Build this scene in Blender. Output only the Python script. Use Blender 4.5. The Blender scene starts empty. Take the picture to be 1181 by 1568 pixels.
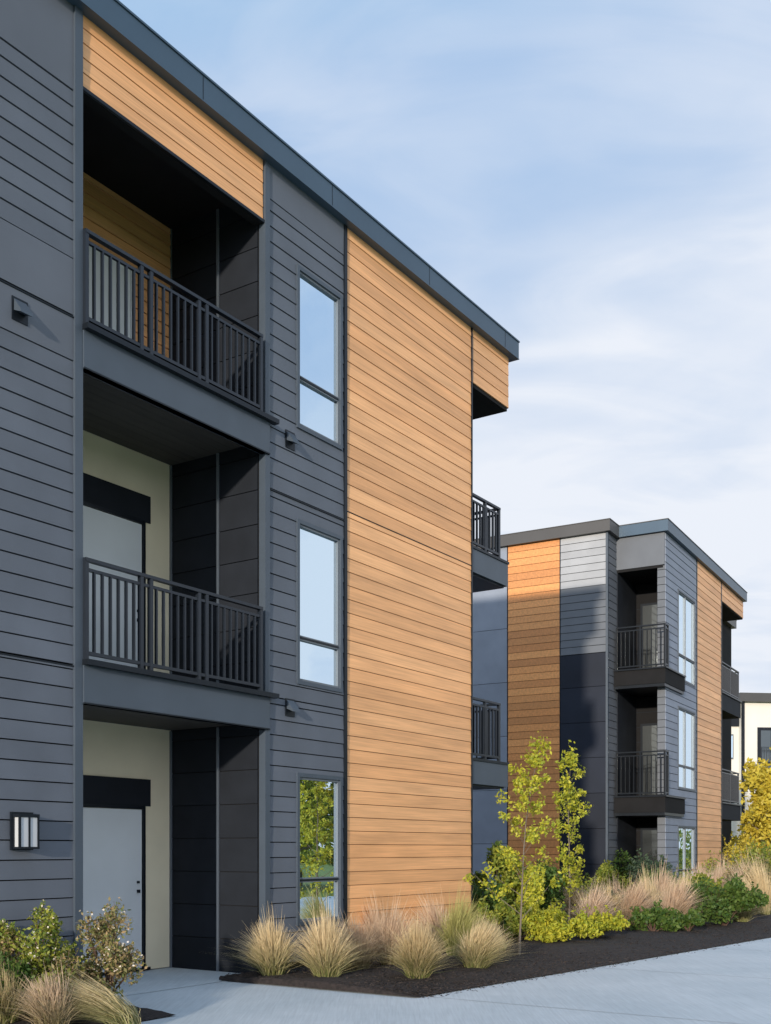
import bpy, bmesh, math, random
import numpy as np
from mathutils import Vector, Matrix
random.seed(7); rng=np.random.default_rng(7)
scene=bpy.context.scene
F=1685.0; HE=1.55; CX=590.5; HY=1300.0
def gp(x,y):            # ground position measured from the photo
    Y=F*HE/(y-HY); return ((x-CX)/F*Y, Y)
# ------------------------------------------------------------------ materials
def nt(name):
    m=bpy.data.materials.new(name); m.use_nodes=True
    t=m.node_tree; b=t.nodes["Principled BSDF"]; return m,t,b
def pmat(name,col,rough=.6,var=.12,scale=3.0,stretch=(1,1,1),island=0.0,bump=0.0,bscale=60,metal=0.0,col2=None,spec=.5,grain=0):
    m,t,b=nt(name); N=t.nodes; L=t.links
    tc=N.new("ShaderNodeTexCoord"); mp=N.new("ShaderNodeMapping"); mp.inputs['Scale'].default_value=stretch
    L.new(tc.outputs['Object'],mp.inputs['Vector'])
    no=N.new("ShaderNodeTexNoise"); no.inputs['Scale'].default_value=scale; no.inputs['Detail'].default_value=6
    L.new(mp.outputs[0],no.inputs['Vector'])
    mr=N.new("ShaderNodeMapRange"); mr.inputs['From Min'].default_value=.3; mr.inputs['From Max'].default_value=.7
    mr.inputs['To Min'].default_value=1-var; mr.inputs['To Max'].default_value=1+var
    L.new(no.outputs['Fac'],mr.inputs['Value'])
    val=mr.outputs[0]
    g=N.new("ShaderNodeNewGeometry")
    def mul(a,b_):
        mu=N.new("ShaderNodeMath"); mu.operation='MULTIPLY'; L.new(a,mu.inputs[0]); L.new(b_,mu.inputs[1]); return mu.outputs[0]
    if island>0:
        mr2=N.new("ShaderNodeMapRange"); mr2.inputs['To Min'].default_value=1-island; mr2.inputs['To Max'].default_value=1+island
        L.new(g.outputs['Random Per Island'],mr2.inputs['Value']); val=mul(val,mr2.outputs[0])
    if grain>0:
        mp3=N.new("ShaderNodeMapping"); mp3.inputs['Scale'].default_value=(1.2,60,60); L.new(tc.outputs['Object'],mp3.inputs['Vector'])
        n3=N.new("ShaderNodeTexNoise"); n3.inputs['Scale'].default_value=1.0; n3.inputs['Detail'].default_value=4; L.new(mp3.outputs[0],n3.inputs['Vector'])
        mr3=N.new("ShaderNodeMapRange"); mr3.inputs['From Min'].default_value=.3; mr3.inputs['From Max'].default_value=.7; mr3.inputs['To Min'].default_value=1-grain; mr3.inputs['To Max'].default_value=1+grain
        L.new(n3.outputs['Fac'],mr3.inputs['Value']); val=mul(val,mr3.outputs[0])
    hs=N.new("ShaderNodeHueSaturation"); L.new(val,hs.inputs['Value'])
    if col2:
        mx=N.new("ShaderNodeMix"); mx.data_type='RGBA'; mx.inputs[6].default_value=(*col,1); mx.inputs[7].default_value=(*col2,1)
        mm_=N.new("ShaderNodeMath"); mm_.operation='MULTIPLY'; mm_.inputs[1].default_value=7.13; L.new(g.outputs['Random Per Island'],mm_.inputs[0])
        fr_=N.new("ShaderNodeMath"); fr_.operation='FRACT'; L.new(mm_.outputs[0],fr_.inputs[0])
        L.new(fr_.outputs[0],mx.inputs[0]); L.new(mx.outputs[2],hs.inputs['Color'])
    else: hs.inputs['Color'].default_value=(*col,1)
    L.new(hs.outputs[0],b.inputs['Base Color'])
    b.inputs['Roughness'].default_value=rough; b.inputs['Metallic'].default_value=metal
    b.inputs['Specular IOR Level'].default_value=spec
    if bump>0:
        n2=N.new("ShaderNodeTexNoise"); n2.inputs['Scale'].default_value=bscale; n2.inputs['Detail'].default_value=5
        L.new(mp.outputs[0],n2.inputs['Vector'])
        bp=N.new("ShaderNodeBump"); bp.inputs['Strength'].default_value=bump; bp.inputs['Distance'].default_value=.01
        L.new(n2.outputs['Fac'],bp.inputs['Height']); L.new(bp.outputs[0],b.inputs['Normal'])
    return m
def leafmat(name,c1,c2,trans=.35):
    m,t,b=nt(name); N=t.nodes; L=t.links
    g=N.new("ShaderNodeNewGeometry"); mx=N.new("ShaderNodeMix"); mx.data_type='RGBA'
    mx.inputs[6].default_value=(*c1,1); mx.inputs[7].default_value=(*c2,1)
    L.new(g.outputs['Random Per Island'],mx.inputs[0]); L.new(mx.outputs[2],b.inputs['Base Color'])
    b.inputs['Roughness'].default_value=.5; b.inputs['Specular IOR Level'].default_value=.3
    tr=N.new("ShaderNodeBsdfTranslucent"); L.new(mx.outputs[2],tr.inputs['Color'])
    ms=N.new("ShaderNodeMixShader"); ms.inputs[0].default_value=trans
    L.new(b.outputs[0],ms.inputs[1]); L.new(tr.outputs[0],ms.inputs[2]); L.new(ms.outputs[0],N["Material Output"].inputs[0])
    return m
def bladeMat(name,base,tip):
    m,t,b=nt(name); N=t.nodes; L=t.links
    tc=N.new("ShaderNodeTexCoord"); sp=N.new("ShaderNodeSeparateXYZ"); L.new(tc.outputs['Object'],sp.inputs[0])
    g=N.new("ShaderNodeNewGeometry")
    ad=N.new("ShaderNodeMath"); ad.operation='MULTIPLY_ADD'; ad.inputs[1].default_value=.3; L.new(g.outputs['Random Per Island'],ad.inputs[0]); L.new(sp.outputs['Z'],ad.inputs[2])
    cr=N.new("ShaderNodeValToRGB"); e=cr.color_ramp.elements; e[0].position=.08; e[0].color=(*base,1); e[1].position=.6; e[1].color=(*tip,1)
    L.new(ad.outputs[0],cr.inputs[0]); L.new(cr.outputs[0],b.inputs['Base Color']); b.inputs['Roughness'].default_value=.6
    tr=N.new("ShaderNodeBsdfTranslucent"); L.new(cr.outputs[0],tr.inputs['Color'])
    ms=N.new("ShaderNodeMixShader"); ms.inputs[0].default_value=.3
    L.new(b.outputs[0],ms.inputs[1]); L.new(tr.outputs[0],ms.inputs[2]); L.new(ms.outputs[0],N["Material Output"].inputs[0])
    return m
def glassMat(name,tint,fac,dark):
    m,t,b=nt(name); N=t.nodes; L=t.links
    b.inputs['Base Color'].default_value=(*dark,1); b.inputs['Roughness'].default_value=.3
    gl=N.new("ShaderNodeBsdfGlossy"); gl.inputs['Color'].default_value=(*tint,1); gl.inputs['Roughness'].default_value=.0
    tc=N.new("ShaderNodeTexCoord"); no=N.new("ShaderNodeTexNoise"); no.inputs['Scale'].default_value=1.3; L.new(tc.outputs['Object'],no.inputs['Vector'])
    bp=N.new("ShaderNodeBump"); bp.inputs['Strength'].default_value=.16; bp.inputs['Distance'].default_value=.02; L.new(no.outputs['Fac'],bp.inputs['Height']); L.new(bp.outputs[0],gl.inputs['Normal'])
    ms=N.new("ShaderNodeMixShader"); ms.inputs[0].default_value=fac
    L.new(b.outputs[0],ms.inputs[1]); L.new(gl.outputs[0],ms.inputs[2]); L.new(ms.outputs[0],N["Material Output"].inputs[0])
    return m
GRAY=pmat("gray_lap_siding",(.092,.106,.132),.6,.12,1.3,(1,1,1),.07,.12,90)
GRAYE=pmat("gray_end_siding",(.10,.112,.132),.6,.08,2.0,(1,1,1),.06,.1,80)
GRAYSUN=pmat("gray_end_siding_sunlit",(.30,.31,.33),.6,.08,2.0,(1,1,1),.06,.1,80)  # paler copy of the gray end siding, sunlight on the top band put into its colour
GRAYL=pmat("light_gray_siding",(.20,.23,.29),.6,.08,2.0,(1,1,1),.06,.1,80)
PANEL=pmat("gray_flat_panel",(.094,.107,.132),.55,.10,1.0,(1,1,1),.03,.08,80)
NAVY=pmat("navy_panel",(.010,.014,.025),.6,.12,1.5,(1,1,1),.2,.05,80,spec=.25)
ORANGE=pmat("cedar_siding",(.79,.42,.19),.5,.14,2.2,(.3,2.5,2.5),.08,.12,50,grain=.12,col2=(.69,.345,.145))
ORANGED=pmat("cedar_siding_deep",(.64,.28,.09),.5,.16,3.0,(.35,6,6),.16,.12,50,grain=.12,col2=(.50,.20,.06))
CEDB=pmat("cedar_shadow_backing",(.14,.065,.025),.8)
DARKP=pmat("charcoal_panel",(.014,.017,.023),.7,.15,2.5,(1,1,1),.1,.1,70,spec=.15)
TRIM=pmat("slate_trim",(.052,.069,.092),.45,.08,2.0)
FASC=pmat("metal_fascia",(.05,.085,.125),.4,.07,1.2,(1,1,1),0,0,60,.2)
FASCB=pmat("bronze_fascia",(.055,.053,.053),.45,.07,1.2)
BLACK=pmat("black_metal",(.010,.014,.02),.35,.1,5,(1,1,1),0,0,60,.3,spec=.3)
RAILM=pmat("rail_metal",(.013,.018,.027),.35,.1,5,(1,1,1),0,0,60,.2)
BACK=pmat("wall_core",(.012,.012,.013),.8,spec=.15)
CREAM=pmat("cream_wall",(.76,.68,.50),.7,.06,1.5,(1,1,1),0,.1,120)
DOORM=pmat("door_paint",(.64,.67,.69),.4,.05,1.5)
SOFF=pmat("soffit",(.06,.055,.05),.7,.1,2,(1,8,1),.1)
GLASS=glassMat("window_glass",(.76,.90,1.0),.9,(.02,.03,.035))
GLASSD=glassMat("door_glass",(.7,.8,.85),.12,(.012,.016,.018))
VINYL=pmat("sash",(.12,.14,.165),.4,.05,2)
# ------------------------------------------------------------------ mesh helper
class M:
    def __init__(s): s.v=[];s.f=[];s.m=[];s.mats=[]
    def mi(s,mat):
        if mat not in s.mats: s.mats.append(mat)
        return s.mats.index(mat)
    def hexa(s,p,mat):
        b=len(s.v); s.v+=p; k=s.mi(mat)
        for q in ((0,3,2,1),(4,5,6,7),(0,1,5,4),(1,2,6,5),(2,3,7,6),(3,0,4,7)):
            s.f.append([b+i for i in q]); s.m.append(k)
    def box(s,s0,s1,t0,t1,z0,z1,mat):
        y0,y1=sorted((-t0,-t1)); s0,s1=sorted((s0,s1)); z0,z1=sorted((z0,z1))
        s.hexa([(s0,y0,z0),(s1,y0,z0),(s1,y1,z0),(s0,y1,z0),(s0,y0,z1),(s1,y0,z1),(s1,y1,z1),(s0,y1,z1)],mat)
    def build(s,name,parent=None,smooth=False):
        me=bpy.data.meshes.new(name); me.from_pydata(s.v,[],s.f)
        for m in s.mats: me.materials.append(m)
        me.polygons.foreach_set('material_index',s.m)
        bm=bmesh.new(); bm.from_mesh(me); bmesh.ops.recalc_face_normals(bm,faces=bm.faces); bm.to_mesh(me); bm.free()
        ob=bpy.data.objects.new(name,me); scene.collection.objects.link(ob)
        if parent: ob.parent=parent
        return ob
def siding(mm,O,U,N,u0,u1,z0,z1,h,mat,gap=.012,proud=.020,holes=(),plank=0,slant=.010):
    z=z0
    while z<z1-.02:
        zb=min(z+h,z1); top=zb-gap if zb<z1 else zb
        cuts=sorted(set([z,top]+[c for hh in holes for c in (hh[2],hh[3]) if z<c<top]))
        for a,b in zip(cuts[:-1],cuts[1:]):
            segs=[(u0,u1)]
            for hh in holes:
                if hh[2]<b-1e-4 and hh[3]>a+1e-4:
                    ns=[]
                    for p,q in segs:
                        if hh[0]>p: ns.append((p,min(q,hh[0])))
                        if hh[1]<q: ns.append((max(p,hh[1]),q))
                    segs=[(p,q) for p,q in ns if q-p>.01]
            if plank:
                ns=[]
                for p,q in segs:
                    c=p
                    while q-c>plank*1.3:
                        e=c+plank*random.uniform(.55,1); ns.append((c,e-.003)); c=e
                    ns.append((c,q))
                segs=ns
            fa=proud-slant*(a-z)/h; fb=proud-slant*(b-z)/h
            for p,q in segs:
                P=[]
                for zz,ff in ((a,fa),(b,fb)):
                    for (u,n) in ((p,-.01),(q,-.01),(q,ff),(p,ff)):
                        S=O[0]+U[0]*u+N[0]*n; T=O[1]+U[1]*u+N[1]*n
                        P.append((S,-T,zz))
                mm.hexa(P,mat)
        z+=h
def railing(mm,A,B,z0,z1,posts=(0,1),mat=RAILM,sp=.105,deep=.035):
    A=Vector(A);B=Vector(B);D=B-A;Ln=D.length;u=D/Ln;n=Vector((-u.y,u.x))
    def bx(a,b,w,za,zb):
        P=[]
        for zz in (za,zb):
            for (l,k) in ((a,-w),(b,-w),(b,w),(a,w)):
                q=A+u*l+n*k; P.append((q.x,-q.y,zz))
        mm.hexa(P,mat)
    bx(-.02,Ln+.02,.03,z1-.035,z1)
    bx(0,Ln,.016,z1-.13,z1-.1)
    bx(0,Ln,.018,z0+.05,z0+.085)
    ps=[f*Ln for f in posts]
    for p in ps: bx(p-.022,p+.022,.024,z0-.02,z1-.02)
    k=int(Ln/sp)
    for i in range(1,k):
        l=i*Ln/k
        if min(abs(l-p) for p in ps)>.05: bx(l-.009,l+.009,deep/2,z0+.08,z1-.12)
def window(mm,s0,s1,z0,z1,zm,t=0,sm=None,glass=None):
    glass=glass or GLASS; f=.05
    for a in ((s0,s0+f,z0,z1),(s1-f,s1,z0,z1),(s0+f,s1-f,z1-f,z1),(s0+f,s1-f,z0,z0+f)):
        mm.box(a[0],a[1],t-.06,t+.035,a[2],a[3],TRIM)
    g=.028; a0,a1,b0,b1=s0+f,s1-f,z0+f,z1-f
    for a in ((a0,a0+g,b0,b1),(a1-g,a1,b0,b1),(a0+g,a1-g,b1-g,b1),(a0+g,a1-g,b0,b0+g),(a0+g,a1-g,zm-.03,zm+.03)):
        mm.box(a[0],a[1],t-.055,t+.012,a[2],a[3],VINYL)
    mm.box(a0+g,a1-g,t+.003,t+.022,zm-.012,zm+.012,BLACK)
    if sm: mm.box(sm-.025,sm+.025,t-.055,t+.015,b0,b1,VINYL)
    mm.box(a0+.01,a1-.01,t-.05,t-.022,b0+.01,b1-.01,glass)
def empty(name,loc,d):
    e=bpy.data.objects.new(name,None); scene.collection.objects.link(e); e.location=(loc[0],loc[1],0)
    e.rotation_euler=(0,0,math.atan2(d[1],d[0])); e.empty_display_size=1; return e
d1=Vector((.5535,.8328)); n1=Vector((.8328,-.5535)); P0=Vector((-1.5,13.46))
def W(s,t,z=0): p=P0+d1*s+n1*t; return (p.x,p.y,z)
# ================================================================== MAIN BUILDING
A=empty("apartment_building",P0,d1)
U=(1,0);Nf=(0,1)
w=M()
D=-1.55
w.box(-14,-2.87,-.05,-11,0,9.97,BACK)
w.box(.012,5.19,-.05,-11,0,9.97,BACK)
w.box(-2.87,.012,D-.03,-11,0,9.97,BACK)
w.box(5.19,6.45,-1.6,-11,0,9.97,BACK)
w.build("wall_core",A)
w=M()
H=.19
siding(w,(0,0),U,Nf,-14,-2.95,.12,3.37,H,GRAY,plank=3.6)
siding(w,(0,0),U,Nf,-14,-2.95,3.40,6.42,H,GRAY,plank=3.6)
siding(w,(0,0),U,Nf,-14,-2.95,6.43,6.85,.5,PANEL,slant=0)
siding(w,(0,0),U,Nf,-14,-2.95,6.885,7.44,.6,PANEL,slant=0)
siding(w,(0,0),U,Nf,-14,-2.95,7.45,9.12,H,GRAY,plank=3.6)
siding(w,(0,0),U,Nf,-14,-2.95,9.135,9.97,.9,PANEL,slant=0)
for z in (3.37,6.852): w.box(-14,-2.95,-.01,.03,z,z+.012,BLACK)
wins=[(.64,1.62,6.91,8.98,7.57),(.64,1.62,3.65,5.75,4.25),(.64,1.62,.57,2.52,1.15)]
holes=[(a,b,c,e) for a,b,c,e,_ in wins]
siding(w,(0,0),U,Nf,.09,1.665,.12,3.42,H,GRAY,holes=holes)
siding(w,(0,0),U,Nf,.09,1.665,3.435,5.97,H,GRAY,holes=holes)
siding(w,(0,0),U,Nf,.09,1.665,6.0,9.55,H,GRAY,holes=holes)
siding(w,(0,0),U,Nf,.09,1.665,9.56,9.97,.5,PANEL,slant=0)
w.box(.09,1.665,-.01,.032,5.972,5.985,BLACK)
w.build("gray_siding",A)
w=M()
HO=.185
siding(w,(0,0),U,Nf,1.73,5.185,.32,6.12,HO,ORANGE,gap=.008,proud=.016,slant=.008)
siding(w,(0,0),U,Nf,1.73,5.185,6.135,9.97,HO,ORANGE,gap=.008,proud=.016,slant=.008)
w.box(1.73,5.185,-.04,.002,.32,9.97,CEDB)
w.box(1.73,5.185,.002,.02,6.121,6.128,BLACK)
siding(w,(0,0),U,Nf,5.215,6.5,9.11,9.97,HO,ORANGE,gap=.008,proud=.016,slant=.008)
siding(w,(6.5,0),(0,-1),(1,0),0,1.6,9.11,9.97,HO,ORANGE,gap=.008)
siding(w,(0,0),U,Nf,-2.85,-.015,9.24,9.97,.15,ORANGE,gap=.007,proud=.016,slant=.008)
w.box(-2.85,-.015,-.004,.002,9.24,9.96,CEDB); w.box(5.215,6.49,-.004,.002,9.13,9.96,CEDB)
siding(w,(0,D),U,Nf,-2.85,-.01,6.83,9.62,.15,ORANGE,gap=.009,holes=[(-2.5,-.68,6.8,8.8)])
w.build("cedar_siding",A)
w=M()
w.box(5.18,6.48,-.006,-1.6,9.05,9.12,BACK)
w.box(-2.85,0,-.006,-.12,9.2,9.97,BACK)
w.box(-2.85,-.0,.0,.03,9.2,9.235,BLACK)
w.box(5.2,6.48,-.12,-.006,9.125,9.9,BACK)
w.box(-2.95,-2.85,-.06,.045,0,9.97,TRIM)
w.box(-.0,.088,-.06,.04,0,9.97,TRIM)
w.box(1.667,1.728,-.06,.035,0,9.97,BLACK)
w.box(5.187,5.213,-.06,.03,0,9.97,BLACK)
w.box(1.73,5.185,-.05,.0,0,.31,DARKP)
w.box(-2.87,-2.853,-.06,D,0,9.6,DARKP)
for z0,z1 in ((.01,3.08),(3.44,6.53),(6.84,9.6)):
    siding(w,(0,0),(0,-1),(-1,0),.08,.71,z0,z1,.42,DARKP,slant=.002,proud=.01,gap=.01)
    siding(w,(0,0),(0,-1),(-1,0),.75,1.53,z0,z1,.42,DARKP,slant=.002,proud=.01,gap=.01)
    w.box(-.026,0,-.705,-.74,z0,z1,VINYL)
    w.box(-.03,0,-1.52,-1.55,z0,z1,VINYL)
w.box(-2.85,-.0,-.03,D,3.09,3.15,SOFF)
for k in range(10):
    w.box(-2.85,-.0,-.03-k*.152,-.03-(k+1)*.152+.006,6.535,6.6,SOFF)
w.box(-2.85,0,-.12,D,9.6,9.66,BACK)
for z0,z1,zd in ((.02,3.09,2.09),(3.42,6.54,5.68)):
    w.box(-2.85,0,D-.02,D,z0,z1,CREAM)
    w.box(-2.45,-.39,D,D+.03,zd,zd+.34,DARKP)
    w.box(-.5,-.39,D,D+.012,z0,zd,CREAM)
    w.box(-.53,-.495,D,D+.05,z0,zd,BLACK)
    w.box(-2.45,-.53,D,D+.045,zd-.04,zd,BLACK)
    w.box(-2.4,-.535,D,D+.02,z0+.03,zd-.045,DOORM)
    w.box(-1.62,-1.6,D,D+.024,z0+.03,zd-.045,BLACK)
    w.box(-.62,-.595,D+.02,D+.06,z0+.98,z0+1.02,BLACK)
    w.box(-.62,-.595,D+.02,D+.05,z0+1.1,z0+1.13,BLACK)
    w.box(-2.85,-.39,D,D+.03,z0,z0+.035,BLACK)
w.box(-2.5,-.68,D,D+.04,8.76,8.8,DOORM); w.box(-.73,-.68,D,D+.04,6.85,8.76,DOORM)
w.box(-2.5,-.73,D,D+.02,6.86,8.76,DOORM)
w.box(-1.62,-1.6,D,D+.024,6.86,8.76,BLACK)
w.build("balcony_recess",A)
w=M()
for zb,zt in ((3.01,3.40),(6.38,6.77)):
    w.box(-2.85,.06,-.03,.06,zb,zt,TRIM)
    w.box(-2.86,.0,D,.13,zt,zt+.055,BLACK); w.box(.0,.16,.045,.13,zt,zt+.055,BLACK)
    w.box(-2.85,.06,-.02,.068,zb,zb+.015,BLACK)
for zb,zt in ((2.61,2.99),(6.05,6.43)):
    w.box(5.2,6.5,-1.6,.0,zb,zt,TRIM)
    w.box(5.2,6.52,-1.6,.02,zt,zt+.04,BLACK)
    w.box(5.25,6.45,-1.55,-.05,zb-.03,zb,BLACK)
w.build("balcony_slabs",A)
w=M()
def fr(s): return (s+2.83)/(2.83-.12)
for z0,z1 in ((6.825,7.78),(3.455,4.48)):
    railing(w,(-2.83,.06),(-.12,.06),z0,z1,(0,fr(-2.08),fr(-1.94),fr(-1.2),fr(-1.075),1))
for z0,z1 in ((6.47,7.33),(3.03,4.02)):
    railing(w,(5.24,-.03),(6.22,-.03),z0,z1,(0,.5,1))
    railing(w,(6.22,-.03),(6.22,-1.5),z0,z1,(0,.5,1))
w.build("balcony_railings",A)
w=M()
for a,b,c,e,zm in wins: window(w,a,b,c,e,zm)
w.build("windows",A)
w=M()
w.box(-14.1,6.66,-11.1,.13,9.985,10.26,FASC)
w.box(-14.1,6.67,-11.1,.145,10.262,10.285,FASC)
w.box(-14.1,6.665,-11.1,.137,9.97,9.984,FASC)
for s in np.arange(-11,6.5,2.45): w.box(s,s+.008,.1,.133,9.99,10.255,BLACK)
w.build("roof",A)
w=M()
for s,z in ((-3.6,6.66),(.5,6.70),(.5,3.33)):
    w.box(s-.09,s+.09,.0,.03,z-.11,z+.11,BLACK)
    w.hexa([(s-.07,-.03,z-.02),(s+.07,-.03,z-.02),(s+.07,-.13,z-.06),(s-.07,-.13,z-.06),(s-.07,-.03,z+.09),(s+.07,-.03,z+.09),(s+.07,-.125,z-.03),(s-.07,-.125,z-.03)],TRIM)
w.build("wall_vents",A)
LANT=pmat("lantern_diffuser",(.45,.47,.49),.4,.03,3)
lw=M()
s0,s1,z0,z1=-3.70,-3.47,1.55,1.88
lw.box(s0-.01,s1+.01,.02,.045,z0-.01,z1+.02,BLACK)
lw.box(s0,s1,.045,.15,z0,z0+.02,BLACK); lw.box(s0,s1,.045,.15,z1-.03,z1,BLACK)
lw.box(s0+.015,s1-.015,.045,.14,z0+.02,z1-.03,LANT)
for a in (s0,s1-.02,(s0+s1)/2-.008): lw.box(a,a+.018,.13,.15,z0+.02,z1-.03,BLACK)
for a in (s0,s1-.012): lw.box(a,a+.012,.045,.062,z0+.02,z1-.03,BLACK)
LE=empty("wall_lantern",P0,d1); lw.build("lantern_body",LE)
# ================================================================== BUILDING 2
P2=(7.42,29.25); d2=Vector((.4995,.8663))
B=empty("apartment_building",P2,d2)
C0=-.764; T1=-1.325
w=M()
w.box(C0+.03,14,T1-.05,-13,0,9.97,BACK)
w.box(1.7,6.33,-.05,T1-.04,0,9.97,BACK)
w.box(.04,1.7,-.05,-.2,0,9.97,BACK)
w.box(6.33,8.0,-1.5,-8,0,9.96,BACK)
w.build("wall_core",B)
w=M()
Ue=(0,-1);Ne=(-1,0)
siding(w,(C0,T1),Ue,Ne,.03,1.30,8.6,9.97,.2,GRAYSUN)
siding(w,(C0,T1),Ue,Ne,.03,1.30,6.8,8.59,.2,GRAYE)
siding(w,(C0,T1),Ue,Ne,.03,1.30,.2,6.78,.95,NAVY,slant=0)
siding(w,(C0,T1),Ue,Ne,2.88,9,.2,9.97,1.5,GRAYL,slant=0)
w.box(C0-.02,C0+.03,T1-1.33,T1-1.30,0,9.97,BLACK)
w.box(C0-.02,C0+.03,T1-2.88,T1-2.85,0,9.97,BLACK)
siding(w,(C0,T1),U,Nf,.03,2.4,.2,9.97,.2,GRAYE)
w.box(C0-.03,C0+.03,T1-.03,T1+.03,0,9.97,TRIM)
wb=[(1.23,3.08,6.23,8.72,6.95),(1.23,3.08,3.2,5.5,3.87),(1.23,3.08,.35,2.2,.95)]
hb=[(a,b,c,e) for a,b,c,e,_ in wb]
siding(w,(0,0),U,Nf,.04,3.25,.2,9.97,.2,GRAYL,holes=hb)
siding(w,(.04,0),Ue,Ne,.0,.2,.2,9.1,.2,GRAYE)
siding(w,(.0,0),Ue,Ne,.0,1.32,9.12,9.97,.9,GRAYE,slant=0)
w.build("gray_siding",B)
w=M()
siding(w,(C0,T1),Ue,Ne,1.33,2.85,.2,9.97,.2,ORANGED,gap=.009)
siding(w,(0,0),U,Nf,3.33,6.30,.2,9.97,.2,ORANGE,gap=.009)
siding(w,(0,0),U,Nf,6.38,9.5,9.4,9.97,.2,ORANGE,gap=.009)
siding(w,(9.5,0),(0,-1),(1,0),0,1.6,9.4,9.97,.2,ORANGE,gap=.009)
w.build("cedar_siding",B)
w=M()
w.box(3.26,3.32,-.06,.03,0,9.97,BLACK); w.box(6.31,6.37,-.06,.03,0,9.97,BLACK)
w.box(6.38,9.49,-.005,-1.5,9.36,9.42,BACK)
w.box(0.0,1.7,-.05,T1,9.05,9.12,BACK)
w.box(.05,1.7,-.2,-.215,.2,9.05,DARKP)
w.box(1.68,1.7,-.22,T1+.03,0,9.05,DARKP)
w.box(.0,1.68,T1+.022,T1+.04,.2,9.05,DARKP)
for z in np.arange(.4,9,.42): w.box(1.665,1.68,-.225,T1+.045,z,min(z+.4,9.04),BACK)
for zb,zt in ((5.83,6.32),(2.42,2.93)):
    w.box(-.3,1.66,T1+.045,.1,zb+.1,zt,BACK); w.box(-.34,1.66,T1+.045,.14,zt,zt+.04,BLACK)
    w.box(-.28,1.64,T1+.05,.08,zb+.02,zb+.1,BLACK)
for zb,zt in ((5.97,6.5),(2.5,3.0)):
    w.box(6.38,9.2,-1.5,.0,zb,zt,DARKP); w.box(6.38,9.24,-1.5,.04,zt,zt+.04,BLACK)
for z0 in (6.4,3.0,.05):
    w.box(1.63,1.66,-.35,-1.15,z0,z0+2.1,BLACK); w.box(1.60,1.63,-.42,-1.08,z0+.08,z0+2.03,GLASSD)
w.build("balcony_slabs",B)
w=M()
for z0,z1 in ((6.36,7.5),(2.97,4.15)):
    railing(w,(-.27,T1+.1),(-.27,.08),z0,z1,(0,.5,1),sp=.11,mat=BLACK)
    railing(w,(-.27,.08),(.02,.08),z0,z1,(0,1),sp=.11,mat=BLACK)
for z0,z1 in ((6.54,7.5),(3.04,4.1)):
    railing(w,(6.42,-.02),(8.9,-.02),z0,z1,(0,.5,1),sp=.11); railing(w,(8.9,-.02),(8.9,-1.45),z0,z1,(0,1),sp=.11)
w.build("balcony_railings",B)
w=M()
for a,b,c,e,zm in wb: window(w,a,b,c,e,zm,sm=(a+b)/2-.1)
w.build("windows",B)
w=M()
w.box(C0-.14,14.1,-13.1,T1+.12,9.975,10.27,FASCB); w.box(C0-.155,14.1,-13.1,T1+.135,10.272,10.29,FASCB)
w.box(-.12,9.62,-12.9,.12,9.98,10.275,FASC); w.box(-.135,9.63,-12.9,.135,10.277,10.296,FASCB)
w.build("roof",B)
# ================================================================== DISTANT BUILDING
CRW=pmat("stucco_wall",(.62,.6,.55),.8,.05,.5)
E=empty("apartment_building",(23.2,70),(1,.12))
w=M()
w.box(-.5,14,-.05,-10,0,10.9,CRW); w.box(-1.7,-.5,-.6,-10,0,10.3,CRW)
w.box(-2.0,-.55,-10,-.3,10.3,10.65,FASCB); w.box(-.8,14,-10,.3,10.9,11.45,FASCB)
w.box(-1.75,-.5,-.55,-.5,9.4,10.3,DARKP)
for z in (1.0,4.3,7.6):
    w.box(.5,2.3,-.2,.01,z-.6,z+1.7,DARKP); w.box(.7,2.1,-.1,.03,z-.5,z+1.5,GLASSD); w.box(1.37,1.43,-.1,.05,z-.5,z+1.5,DARKP)
    w.box(-1.4,-.85,-.62,-.57,z-.3,z+1.3,VINYL); w.box(-1.33,-.92,-.6,-.55,z-.2,z+1.2,GLASS)
    w.box(.2,4,.0,1.1,z-.95,z-.7,TRIM)
    railing(w,(.25,1.05),(3.9,1.05),z-.7,z+.35,(0,.5,1),sp=.16,deep=.04)
    w.box(4.6,6.4,-.2,.02,z-.4,z+1.5,GLASS)
w.box(-.55,-.4,-.1,.08,0,10.9,DARKP)
w.build("stucco_body",E)
# ================================================================== GROUND
def sheet(name,pts,z,mat):
    me=bpy.data.meshes.new(name); me.from_pydata([(p[0],p[1],z) for p in pts],[],[list(range(len(pts)))])
    me.materials.append(mat); ob=bpy.data.objects.new(name,me); scene.collection.objects.link(ob)
    if me.polygons[0].normal.z<0: me.flip_normals()
    return ob
LAWN=pmat("lawn_grass",(.15,.21,.03),.8,.3,1.2,(1,1,1),0,.6,40)
MULCH=pmat("bark_mulch",(.018,.013,.012),.9,.6,25,(1,1,1),0,1.0,60)
m,t,b=nt("concrete"); N=t.nodes; L=t.links
tc=N.new("ShaderNodeTexCoord"); no=N.new("ShaderNodeTexNoise"); no.inputs['Scale'].default_value=.7; no.inputs['Detail'].default_value=10; no.inputs['Roughness'].default_value=.65
L.new(tc.outputs['Object'],no.inputs['Vector']); cr=N.new("ShaderNodeValToRGB"); e=cr.color_ramp.elements
e[0].position=.3; e[0].color=(.45,.505,.53,1); e[1].position=.72; e[1].color=(.58,.62,.635,1); L.new(no.outputs['Fac'],cr.inputs[0])
n3=N.new("ShaderNodeTexNoise"); n3.inputs['Scale'].default_value=1; n3.inputs['Detail'].default_value=8
mp=N.new("ShaderNodeMapping"); mp.inputs['Scale'].default_value=(60,2,60); mp.inputs['Rotation'].default_value=(0,0,.58); L.new(tc.outputs['Object'],mp.inputs[0]); L.new(mp.outputs[0],n3.inputs['Vector'])
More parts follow.
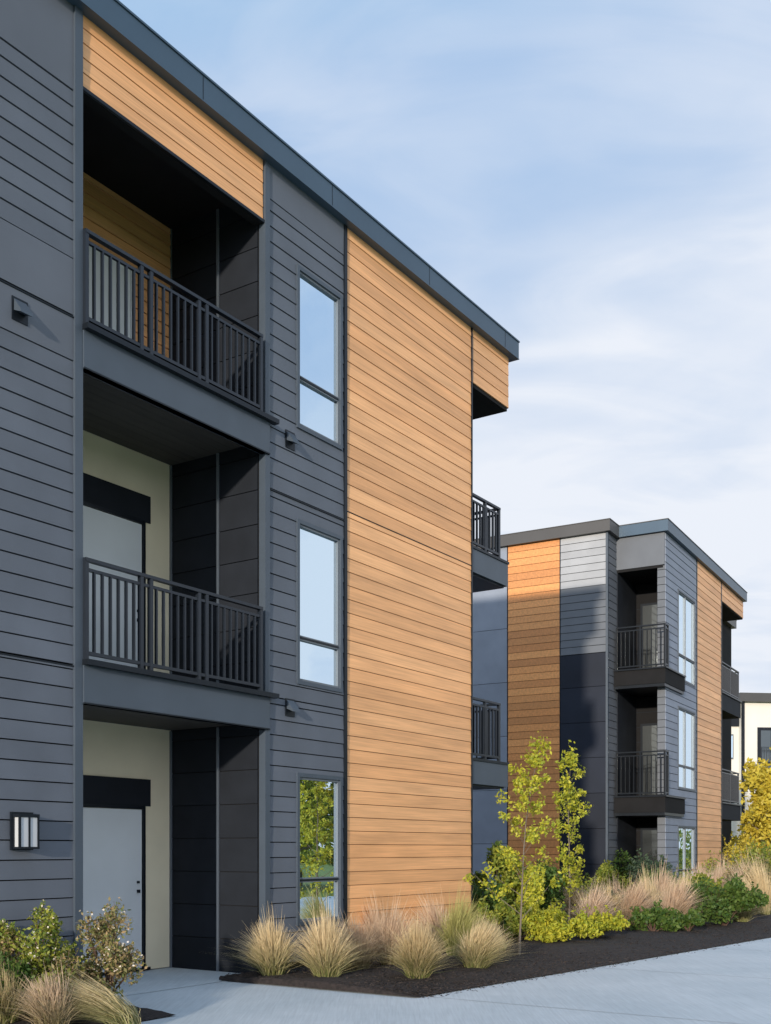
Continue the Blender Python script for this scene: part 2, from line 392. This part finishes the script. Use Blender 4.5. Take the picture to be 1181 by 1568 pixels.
hs=N.new("ShaderNodeHueSaturation"); mr=N.new("ShaderNodeMapRange"); mr.inputs['To Min'].default_value=.8; mr.inputs['To Max'].default_value=1.2; L.new(n3.outputs['Fac'],mr.inputs[0]); L.new(mr.outputs[0],hs.inputs['Value']); L.new(cr.outputs[0],hs.inputs['Color'])
L.new(hs.outputs[0],b.inputs['Base Color']); b.inputs['Roughness'].default_value=.8
bp=N.new("ShaderNodeBump"); bp.inputs['Strength'].default_value=.35; bp.inputs['Distance'].default_value=.004; L.new(n3.outputs['Fac'],bp.inputs['Height']); L.new(bp.outputs[0],b.inputs['Normal'])
CONC=m
sheet("ground",[(-900,-900),(900,-900),(900,900),(-900,900)],0,LAWN)
edge=lambda s: 2.76+.103*s
path=[W(-16,-1.6),W(-16,9.5),W(60,9.5+6.5),W(60,edge(60)),W(7,-1.6)]
sheet("pathway",path,.01,CONC)
jm=M(); JM=pmat("joint",(.22,.24,.25),.9)
def strip(a,bb,wd,z):
    a=Vector(a[:2]);bb=Vector(bb[:2]);u=(bb-a).normalized();n=Vector((-u.y,u.x))*wd/2
    bas=len(jm.v); jm.v+=[((a+n).x,(a+n).y,z),((a-n).x,(a-n).y,z),((bb-n).x,(bb-n).y,z),((bb+n).x,(bb+n).y,z)]; jm.f.append([bas,bas+1,bas+2,bas+3]); jm.m.append(jm.mi(JM))
for s in np.arange(-11.4,40,3.6): strip(W(s,max(edge(s),0.05) if s>-.9 else .05),W(s,9.5+.1*s),.012,.0145)
strip(W(-2.9,.06),W(-.8,.06),.015,.0145)
jm.build("pathway_joints")
def bed(name,corner_fn,ns,nt_,z0,amp):
    V=[];Fc=[]
    for i in range(ns+1):
        for j in range(nt_+1):
            s,t_=corner_fn(i/ns,j/nt_); x,y,_=W(s,t_)
            ed=min(1,(1-j/nt_)*6)*min(1,i/ns*60)
            V.append((x,y,z0+amp*ed*(.5+.5*math.sin(x*1.7)*math.cos(y*1.3))+.02*ed*random.random()))
    for i in range(ns):
        for j in range(nt_):
            a=i*(nt_+1)+j; Fc.append([a,a+1,a+nt_+2,a+nt_+1])
    me=bpy.data.meshes.new(name); me.from_pydata(V,[],Fc); me.materials.append(MULCH)
    me.validate(); ob=bpy.data.objects.new(name,me); scene.collection.objects.link(ob)
    bm=bmesh.new(); bm.from_mesh(me); bmesh.ops.recalc_face_normals(bm,faces=bm.faces)
    bm.faces.ensure_lookup_table()
    if bm.faces[0].normal.z<0: bmesh.ops.reverse_faces(bm,faces=bm.faces)
    bm.to_mesh(me); bm.free()
    return ob
bed("mulch_bed",lambda a,c:(-.76+a*a*46,(-.03 if a*a*46-.76<6 else -11)*(1-c)+c*edge(-.76+a*a*46)),160,40,.022,.06)
bed("mulch_bed",lambda a,c:(-13+a*10.0,-.02+c*1.5),60,16,.022,.03)
CH=pmat("bark_chips",(.032,.023,.019),.9,.3,10,(1,1,1),.7)
def quads(name,C,a,bv,mat,parent=None):
    n=len(C); V=np.empty((n,4,3)); V[:,0]=C-a;V[:,1]=C+bv;V[:,2]=C+a;V[:,3]=C-bv
    me=bpy.data.meshes.new(name); me.vertices.add(n*4); me.vertices.foreach_set('co',V.reshape(-1))
    me.loops.add(n*4); me.loops.foreach_set('vertex_index',np.arange(n*4)); me.polygons.add(n)
    me.polygons.foreach_set('loop_start',np.arange(0,n*4,4))
    me.materials.append(mat); me.update(calc_edges=True); me.validate()
    ob=bpy.data.objects.new(name,me); scene.collection.objects.link(ob)
    if parent: ob.parent=parent
    return ob
def runit(n):
    v=rng.normal(size=(n,3)); return v/np.linalg.norm(v,axis=1)[:,None]
n=27000; ss=-.7+rng.random(n)**1.6*18; tt=rng.random(n)*(edge(ss)+.03)
k_=(rng.random(n)>.985); tt=np.where(k_,edge(ss)+.18*rng.random(n)**2,tt)
C=np.array([W(a,c,0) for a,c in zip(ss,tt)]); C[:,2]=.03+rng.random(n)*.06*np.clip((edge(ss)-tt)*3,.05,1); C[k_,2]=.016
a=runit(n); a[:,2]*=.35; a*= (.012+.025*rng.random(n))[:,None]; bv=runit(n); bv[:,2]*=.4; bv*=.009
quads("bark_chips",C,a,bv,CH)
# ================================================================== PLANTS
def holder(name,x,y,z=0):
    e=bpy.data.objects.new(name,None); scene.collection.objects.link(e); e.location=(x,y,z); e.empty_display_size=.3; return e
BL1=bladeMat("feather_grass_blades",(.15,.19,.045),(.68,.54,.32))
BL2=bladeMat("tan_grass_blades",(.22,.20,.08),(.64,.48,.34))
BL3=bladeMat("green_grass_blades",(.10,.16,.03),(.48,.46,.18))
def grass(x,y,h=.7,r=.45,n=900,mat=BL1,z=.03,wd=.003):
    h*=1.06*random.uniform(.88,1.08)
    ang=rng.random(n)*2*math.pi; lean=np.abs(rng.normal(0,.62,n)); hh=h*(.45+.55*rng.random(n)+.26*(rng.random(n)>.9))*(1-.18*np.minimum(lean,1.6))
    off=rng.normal(0,.16,2)
    out=r*np.minimum(lean,1.9); br=rng.random(n)*.12
    segs=[0,.35,.68,1.0]; V=np.empty((n,8,3))
    dx,dy=np.cos(ang),np.sin(ang); wa=rng.random(n)*math.pi; wx,wy=np.cos(wa)*wd*1.4,np.sin(wa)*wd*1.4
    a2=ang+rng.normal(0,.5,n)
    for k,u in enumerate(segs):
        ro=br+out*u**1.7; zz=hh*(u-.25*np.minimum(lean,1.5)*u**3)
        mixx=dx*(1-u)+np.cos(a2)*u; mixy=dy*(1-u)+np.sin(a2)*u
        wf=(1,.9,.65,.15)[k]
        V[:,2*k,0]=mixx*ro-wx*wf+off[0]*u*u; V[:,2*k,1]=mixy*ro-wy*wf+off[1]*u*u; V[:,2*k,2]=zz
        V[:,2*k+1,0]=mixx*ro+wx*wf+off[0]*u*u; V[:,2*k+1,1]=mixy*ro+wy*wf+off[1]*u*u; V[:,2*k+1,2]=zz
    base=np.arange(n)*8
    idx=np.stack([np.stack([base+2*k,base+2*k+1,base+2*k+3,base+2*k+2],1) for k in range(3)],1).reshape(-1)
    me=bpy.data.meshes.new("ornamental_grass"); me.vertices.add(n*8); me.vertices.foreach_set('co',V.reshape(-1))
    me.loops.add(len(idx)); me.loops.foreach_set('vertex_index',idx); me.polygons.add(n*3); me.polygons.foreach_set('loop_start',np.arange(0,n*12,4))
    me.materials.append(mat); me.update(calc_edges=True)
    ob=bpy.data.objects.new("ornamental_grass",me); scene.collection.objects.link(ob); ob.location=(x,y,z)
BARK=pmat("bark",(.16,.13,.1),.8,.3,12,(1,1,.3),0,.6,60)
STEM=pmat("stem",(.09,.05,.035),.8,.2,12)
def tube(mm,pts,rads,mat,k=6):
    pts=[Vector(p) for p in pts]; rings=[]
    for i,p in enumerate(pts):
        dd=(pts[min(i+1,len(pts)-1)]-pts[max(i-1,0)]).normalized()
        ax=dd.orthogonal().normalized(); ay=dd.cross(ax)
        b=len(mm.v); rings.append(b)
        for j in range(k):
            a=2*math.pi*j/k; q=p+(ax*math.cos(a)+ay*math.sin(a))*rads[i]; mm.v.append(tuple(q))
    mi=mm.mi(mat)
    for i in range(len(rings)-1):
        for j in range(k):
            mm.f.append([rings[i]+j,rings[i]+(j+1)%k,rings[i+1]+(j+1)%k,rings[i+1]+j]); mm.m.append(mi)
def shrub(x,y,h,r,mat,n=2500,ls=.03,name="shrub",clumps=9,z=.03,stem=STEM,flowers=None):
    e=holder(name,x,y,z); sm=M(); Cs=[]
    for i in range(clumps):
        a=random.uniform(0,6.28); q=r*random.uniform(.1,.8); zz=h*random.uniform(.25,.88)*(1-.25*q/r)
        c=np.array([math.cos(a)*q,math.sin(a)*q,zz]); cr_=r*random.uniform(.2,.42)
        m_=n//clumps; u=runit(m_)*(cr_*(.3+.85*rng.random(m_)**.6))[:,None]; u[:,2]*=min(1.1,h/r*.6)
        Cs.append(c+u)
        mid=Vector((c[0]*.35,c[1]*.35,zz*.5)); tube(sm,[(0,0,0),mid,Vector(c)],[.012,.008,.004],stem,5)
        for k in range(3):
            q2=Vector(c)+Vector(runit(1)[0])*cr_*.9; tube(sm,[mid,Vector(c)*.8,q2],[.006,.004,.002],stem,4)
            q3=Vector(c)+Vector((random.uniform(-.5,.5),random.uniform(-.5,.5),1))*cr_*1.3
            ff=rng.random(14)[:,None]; Cs.append(c+(np.array(q3)-c)*ff+rng.normal(0,.02,(14,3))); tube(sm,[Vector(c),q3],[.004,.0015],stem,4)
    C=np.concatenate(Cs); C=C[C[:,2]>.02]; m_=len(C)
    sz=ls*(.6+.7*rng.random(m_)); a=runit(m_)*sz[:,None]; bv=np.cross(a,runit(m_)); bv/= (np.linalg.norm(bv,axis=1)/(sz*.5))[:,None]
    quads("foliage",C,a,bv,mat,e); sm.build("stems",e)
    if flowers:
        Cf=C[(rng.random(m_)>.86)&(C[:,2]>h*.4)]; Cf=Cf+rng.normal(0,.012,Cf.shape); k=len(Cf); a=runit(k)*.014; bv=np.cross(a,runit(k))*.8
        quads("blossoms",Cf,a,bv,flowers,e)
    return e
def tree(name,x,y,h,r,mat,trunk_r=.03,n=2500,ls=.05,lean=(0,0),clear=.12,nb=16,clump=.22,up=.6,z=.02,taper=.8):
    e=holder(name,x,y,z); sm=M(); Cs=[]
    def tp(u): return Vector((lean[0]*u*u+.04*math.sin(u*7)*h*.15,lean[1]*u+.03*math.cos(u*6)*h*.15,h*u))
    us=[i/8 for i in range(9)]
    tube(sm,[tp(u) for u in us],[trunk_r*(1-.85*u)*(1.5 if u==0 else 1) for u in us],BARK,8)
    per=n//(nb*3)
    for i in range(nb):
        u=clear+(1-clear)*(i+.5*random.random())/nb
        p=tp(u); a=i*2.4+random.uniform(-.4,.4)
        Lb=r*(1-taper*((u-clear)/(1-clear))**1.1)*random.uniform(.5,1.2)+.02*h*.3
        dirv=Vector((math.cos(a),math.sin(a),up*random.uniform(.6,1.5)))
        pts=[p,p+dirv*Lb*.5,p+dirv*Lb+Vector((0,0,.08*Lb))]
        rb=trunk_r*(1-.8*u)*.45; tube(sm,pts,[rb,rb*.65,rb*.25],BARK,5)
        for k,f in enumerate((.45,.75,1.0)):
            c=p+dirv*Lb*f
            if random.random()<.12: continue
            cc=np.array(c)+runit(1)[0]*clump*.4
            q=runit(per)*(clump*random.uniform(.5,1.1)*rng.random(per)**.6)[:,None]
            Cs.append(cc+q)
    top=np.array(tp(1)); q=rng.normal(0,1,(per,3))*np.array([clump*.25,clump*.25,clump*.7]); Cs.append(top+q)
    C=np.concatenate(Cs); m_=len(C)
    sz=ls*(.6+.7*rng.random(m_)); a=runit(m_)*sz[:,None]; bv=np.cross(a,runit(m_)); bv/= (np.linalg.norm(bv,axis=1)/(sz*.5))[:,None]
    quads("foliage",C,a,bv,mat,e); sm.build("trunk_and_limbs",e); return e
LY=leafmat("leaf_yellow_green",(.26,.32,.035),(.56,.52,.05))
LG=leafmat("leaf_green",(.045,.10,.022),(.12,.18,.035))
LM=leafmat("leaf_mid",(.12,.19,.03),(.36,.36,.055))
LR=leafmat("leaf_autumn",(.12,.17,.04),(.42,.29,.15))
LGOLD=leafmat("leaf_gold",(.55,.42,.04),(.64,.54,.08))
LB=leafmat("leaf_bluegreen",(.05,.09,.05),(.10,.14,.08))
FLW=leafmat("blossom",(.75,.66,.50),(.85,.78,.72))
for x,y,h,r,n,mt in ((418,1502,.66,.42,1700,BL1),(500,1505,.76,.45,1900,BL1),(548,1490,.7,.45,1500,BL2),(640,1503,.72,.42,1900,BL1),(598,1484,.76,.40,1400,BL2),(728,1490,.70,.40,1700,BL1),(700,1472,.84,.45,1500,BL3),(470,1480,.7,.35,1100,BL3),(760,1462,.6,.35,900,BL1),(575,1470,.7,.4,1200,BL2),(670,1462,.8,.4,1200,BL2)):
    X,Y=gp(x,y); grass(X,Y,h,r,n,mt)
grass(-2.80,9.25,.5,.28,1300,BL2); grass(-2.2,9.35,.42,.26,1300,BL1); grass(-3.3,9.5,.5,.3,900,BL1)
shrub(-3.15,10.15,1.05,.42,LM,3400,.024,clumps=14,flowers=FLW); shrub(-2.6,10.3,1.02,.38,LR,3200,.022,clumps=14,flowers=FLW)
shrub(-3.35,9.6,.65,.4,LG,2600,.024,clumps=9); shrub(-2.78,9.95,.6,.38,LR,2000,.022,clumps=8); shrub(-3.0,9.7,.5,.35,LM,1600,.022,clumps=8); shrub(-3.6,10.1,.9,.35,LR,1800,.024,clumps=9)
tree("young_tree",*gp(795,1470),3.0,.72,LY,.016,3600,.031,(.30,.1),.17,28,.13,.8,taper=.9)
tree("young_tree",3.55,21.3,3.4,.5,LY,.02,3400,.036,(.05,.1),.10,26,.16,.9,taper=.85)
shrub(2.75,17.6,.55,.62,LY,4200,.035,clumps=14); shrub(3.6,18.6,.42,.5,LY,2500,.035,clumps=9); shrub(2.2,18.0,.6,.5,LM,2500,.035,clumps=9)
shrub(1.95,19.6,1.9,.7,LM,4500,.045,clumps=14); shrub(1.75,18.9,1.1,.5,LG,3000,.04,clumps=9); shrub(2.9,21.0,1.2,.8,LG,4000,.045,clumps=12)
shrub(2.5,19.6,1.3,.6,LY,3000,.04,clumps=11); shrub(1.7,18.2,.7,.45,LM,2000,.035,clumps=8)
for x,y,h,r,mt,n in ((905,1385,1.6,.9,LG,4500),(925,1415,.7,.5,LB,1800),(985,1390,1.3,.9,LB,3500),(1020,1400,1.2,.8,LG,3500),(1110,1422,1.0,.85,LG,5000),(1085,1405,1.1,.8,LM,3000),(1055,1380,1.3,1.2,LM,3500),(1125,1395,1.0,.9,LR,2500),(1165,1385,1.6,1.2,LM,3500),(1000,1432,.45,.45,LG,1500),(1055,1430,.4,.4,LG,1500),(1140,1370,1.8,1.5,LGOLD,3500),(955,1388,1.4,.8,LG,3000),(1178,1400,1.2,1.0,LR,2500),(935,1390,1.2,.8,LM,3000),(1010,1378,1.7,1.1,LR,3000),(975,1380,1.7,1.0,LG,3000),(1060,1372,1.9,1.2,LG,3000)):
    X,Y=gp(x,y); shrub(X,Y,h,r,mt,n,.045,clumps=11)
for x,y,h,r,mt in ((905,1432,.85,.5,BL2),(930,1425,.9,.5,BL1),(965,1425,.95,.55,BL2),(995,1418,1.0,.5,BL1),(1030,1422,1.0,.55,BL2),(1050,1412,1.0,.5,BL1),(945,1412,.9,.5,BL2),(1150,1400,1.2,.7,BL2),(1170,1405,1.2,.6,BL1),(1115,1385,1.2,.6,BL2),(890,1415,.9,.5,BL1),(1075,1390,1.2,.6,BL2),(1010,1408,1.0,.55,BL2),(1135,1415,1.0,.6,BL1),(1095,1395,1.2,.6,BL2)):
    X,Y=gp(x,y); grass(X,Y,h,r,1100,mt,wd=.005)
tree("tree",15.6,45,4.6,1.9,LGOLD,.12,7000,.11,(0,0),.15,26,.55,.5)
tree("tree",18.8,50,5.2,2.3,LGOLD,.12,7000,.12,(0,0),.15,26,.6,.5)
tree("tree",13.6,52,3.4,1.8,LM,.12,5000,.12,(0,0),.1,22,.6,.4)
tree("tree",22,62,4.4,2.6,LM,.12,6000,.14,(0,0),.1,24,.7,.4)
for i,(x,y,h,r) in enumerate(((25,17,5.4,2.6),(26,22,6.0,2.8),(24,27,5.4,2.5),(29,33,5.6,2.8),(27,12,5.2,2.5),(32,25,6.2,3),(34,40,6,3),(23,8,5,2.4),(28,19,6.0,2.8),(29,28,5.8,2.8))):
    tree("tree",x,y,h,r,(LM,LY,LM)[i%3],.14,9000,.14,(0,0),.10,32,.85,.5,taper=.45)
Cs=[]
for i in range(420):
    a=rng.random()*1.9+.15; R=75+rng.random()*30; c=np.array([math.sin(a)*R*1.2-5,math.cos(a)*R,rng.random()*3.4]); Cs.append(c+runit(60)*np.array([2.4,2.4,1.6])*rng.random((60,1))**.4)
C=np.concatenate(Cs); C=C[C[:,2]>0]; m_=len(C); a=runit(m_)*.35; bv=np.cross(a,runit(m_))
quads("distant_trees",C,a,bv*.6,LM)
# ================================================================== LIGHT
AZ=math.radians(15); EL=math.radians(9)
h2=(-d1*math.cos(AZ)+n1*math.sin(AZ)); sv=Vector((h2.x*math.cos(EL),h2.y*math.cos(EL),math.sin(EL)))
sd=bpy.data.lights.new("sun",'SUN'); sd.energy=4.4; sd.angle=math.radians(1.5); sd.color=(1,.88,.73)
so=bpy.data.objects.new("sun",sd); scene.collection.objects.link(so); so.rotation_euler=sv.to_track_quat('Z','Y').to_euler(); so.location=(0,-20,30)
wd=bpy.data.worlds.new("World"); scene.world=wd; wd.use_nodes=True; t=wd.node_tree; N=t.nodes; L=t.links
bg=N["Background"]; bg.inputs[1].default_value=.125
sky=N.new("ShaderNodeTexSky"); sky.sky_type='NISHITA'; sky.sun_disc=False; sky.sun_elevation=EL; sky.sun_rotation=math.atan2(sv.x,sv.y)
tc=N.new("ShaderNodeTexCoord"); sp=N.new("ShaderNodeSeparateXYZ"); L.new(tc.outputs['Generated'],sp.inputs[0])
def mth(op,a,b=None,c=None,clamp=False):
    n=N.new("ShaderNodeMath"); n.operation=op; n.use_clamp=clamp
    for i,v in enumerate((a,b,c)):
        if v is None: continue
        if isinstance(v,(int,float)): n.inputs[i].default_value=v
        else: L.new(v,n.inputs[i])
    return n.outputs[0]
def vec(op,a,v):
    n=N.new("ShaderNodeVectorMath"); n.operation=op; L.new(a,n.inputs[0]); n.inputs[1].default_value=v; return n.outputs[0]
blue=vec('MINIMUM',vec('MULTIPLY',sky.outputs[0],(2.3,3.4,4.3)),(2.3,3.85,6.2))
zz=mth('ADD',mth('MAXIMUM',sp.outputs['Z'],0.0),.22)
cv=N.new("ShaderNodeCombineXYZ"); L.new(mth('DIVIDE',sp.outputs['X'],zz),cv.inputs[0]); L.new(mth('DIVIDE',sp.outputs['Y'],zz),cv.inputs[1])
def cloud(scale,rot,stretch,loc,detail,dist,lo,hi):
    mp=N.new("ShaderNodeMapping"); mp.inputs['Rotation'].default_value=(0,0,rot); mp.inputs['Scale'].default_value=stretch; mp.inputs['Location'].default_value=loc; L.new(cv.outputs[0],mp.inputs[0])
    q=N.new("ShaderNodeTexNoise"); q.inputs['Scale'].default_value=scale; q.inputs['Detail'].default_value=detail; q.inputs['Roughness'].default_value=.5; q.inputs['Distortion'].default_value=dist; L.new(mp.outputs[0],q.inputs['Vector'])
    c=N.new("ShaderNodeMapRange"); c.interpolation_type='SMOOTHSTEP'; c.inputs['From Min'].default_value=lo; c.inputs['From Max'].default_value=hi; L.new(q.outputs['Fac'],c.inputs[0]); return c.outputs[0]
c1=cloud(1.5,.9,(.9,1.3,1),(3.1,1.7,0),6,.6,.36,.72)
c2=cloud(3.6,.75,(.6,1.5,1),(0.4,5.7,0),8,.9,.38,.74)
hz=N.new("ShaderNodeMapRange"); hz.interpolation_type='SMOOTHSTEP'; hz.inputs['From Min'].default_value=.64; hz.inputs['From Max'].default_value=.16; hz.inputs['To Min'].default_value=.10; hz.inputs['To Max'].default_value=.80; L.new(sp.outputs['Z'],hz.inputs[0])
fac=mth('MULTIPLY_ADD',c1,.48,mth('MULTIPLY_ADD',c2,.30,hz.outputs[0]),clamp=True)
mx=N.new("ShaderNodeMix"); mx.data_type='RGBA'; L.new(fac,mx.inputs[0]); L.new(blue,mx.inputs[6]); mx.inputs[7].default_value=(6.7,7.05,7.7,1)
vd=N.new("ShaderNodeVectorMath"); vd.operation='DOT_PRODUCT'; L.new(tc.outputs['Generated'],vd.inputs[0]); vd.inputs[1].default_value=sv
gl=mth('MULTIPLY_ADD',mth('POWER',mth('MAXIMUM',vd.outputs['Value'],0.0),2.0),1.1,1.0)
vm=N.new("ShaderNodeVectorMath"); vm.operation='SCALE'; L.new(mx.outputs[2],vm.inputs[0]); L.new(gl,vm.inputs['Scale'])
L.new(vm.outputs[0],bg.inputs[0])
# ================================================================== CAMERA
cd=bpy.data.cameras.new("camera"); co=bpy.data.objects.new("camera",cd); scene.collection.objects.link(co)
co.location=(0,0,HE); co.rotation_euler=(math.pi/2,0,0)
cd.sensor_fit='VERTICAL'; cd.sensor_height=36; cd.lens=F/1568*36; cd.shift_y=(HY-784)/1568; cd.clip_end=3000
scene.camera=co
scene.view_settings.view_transform='Standard'; scene.view_settings.look='None'; scene.view_settings.exposure=0
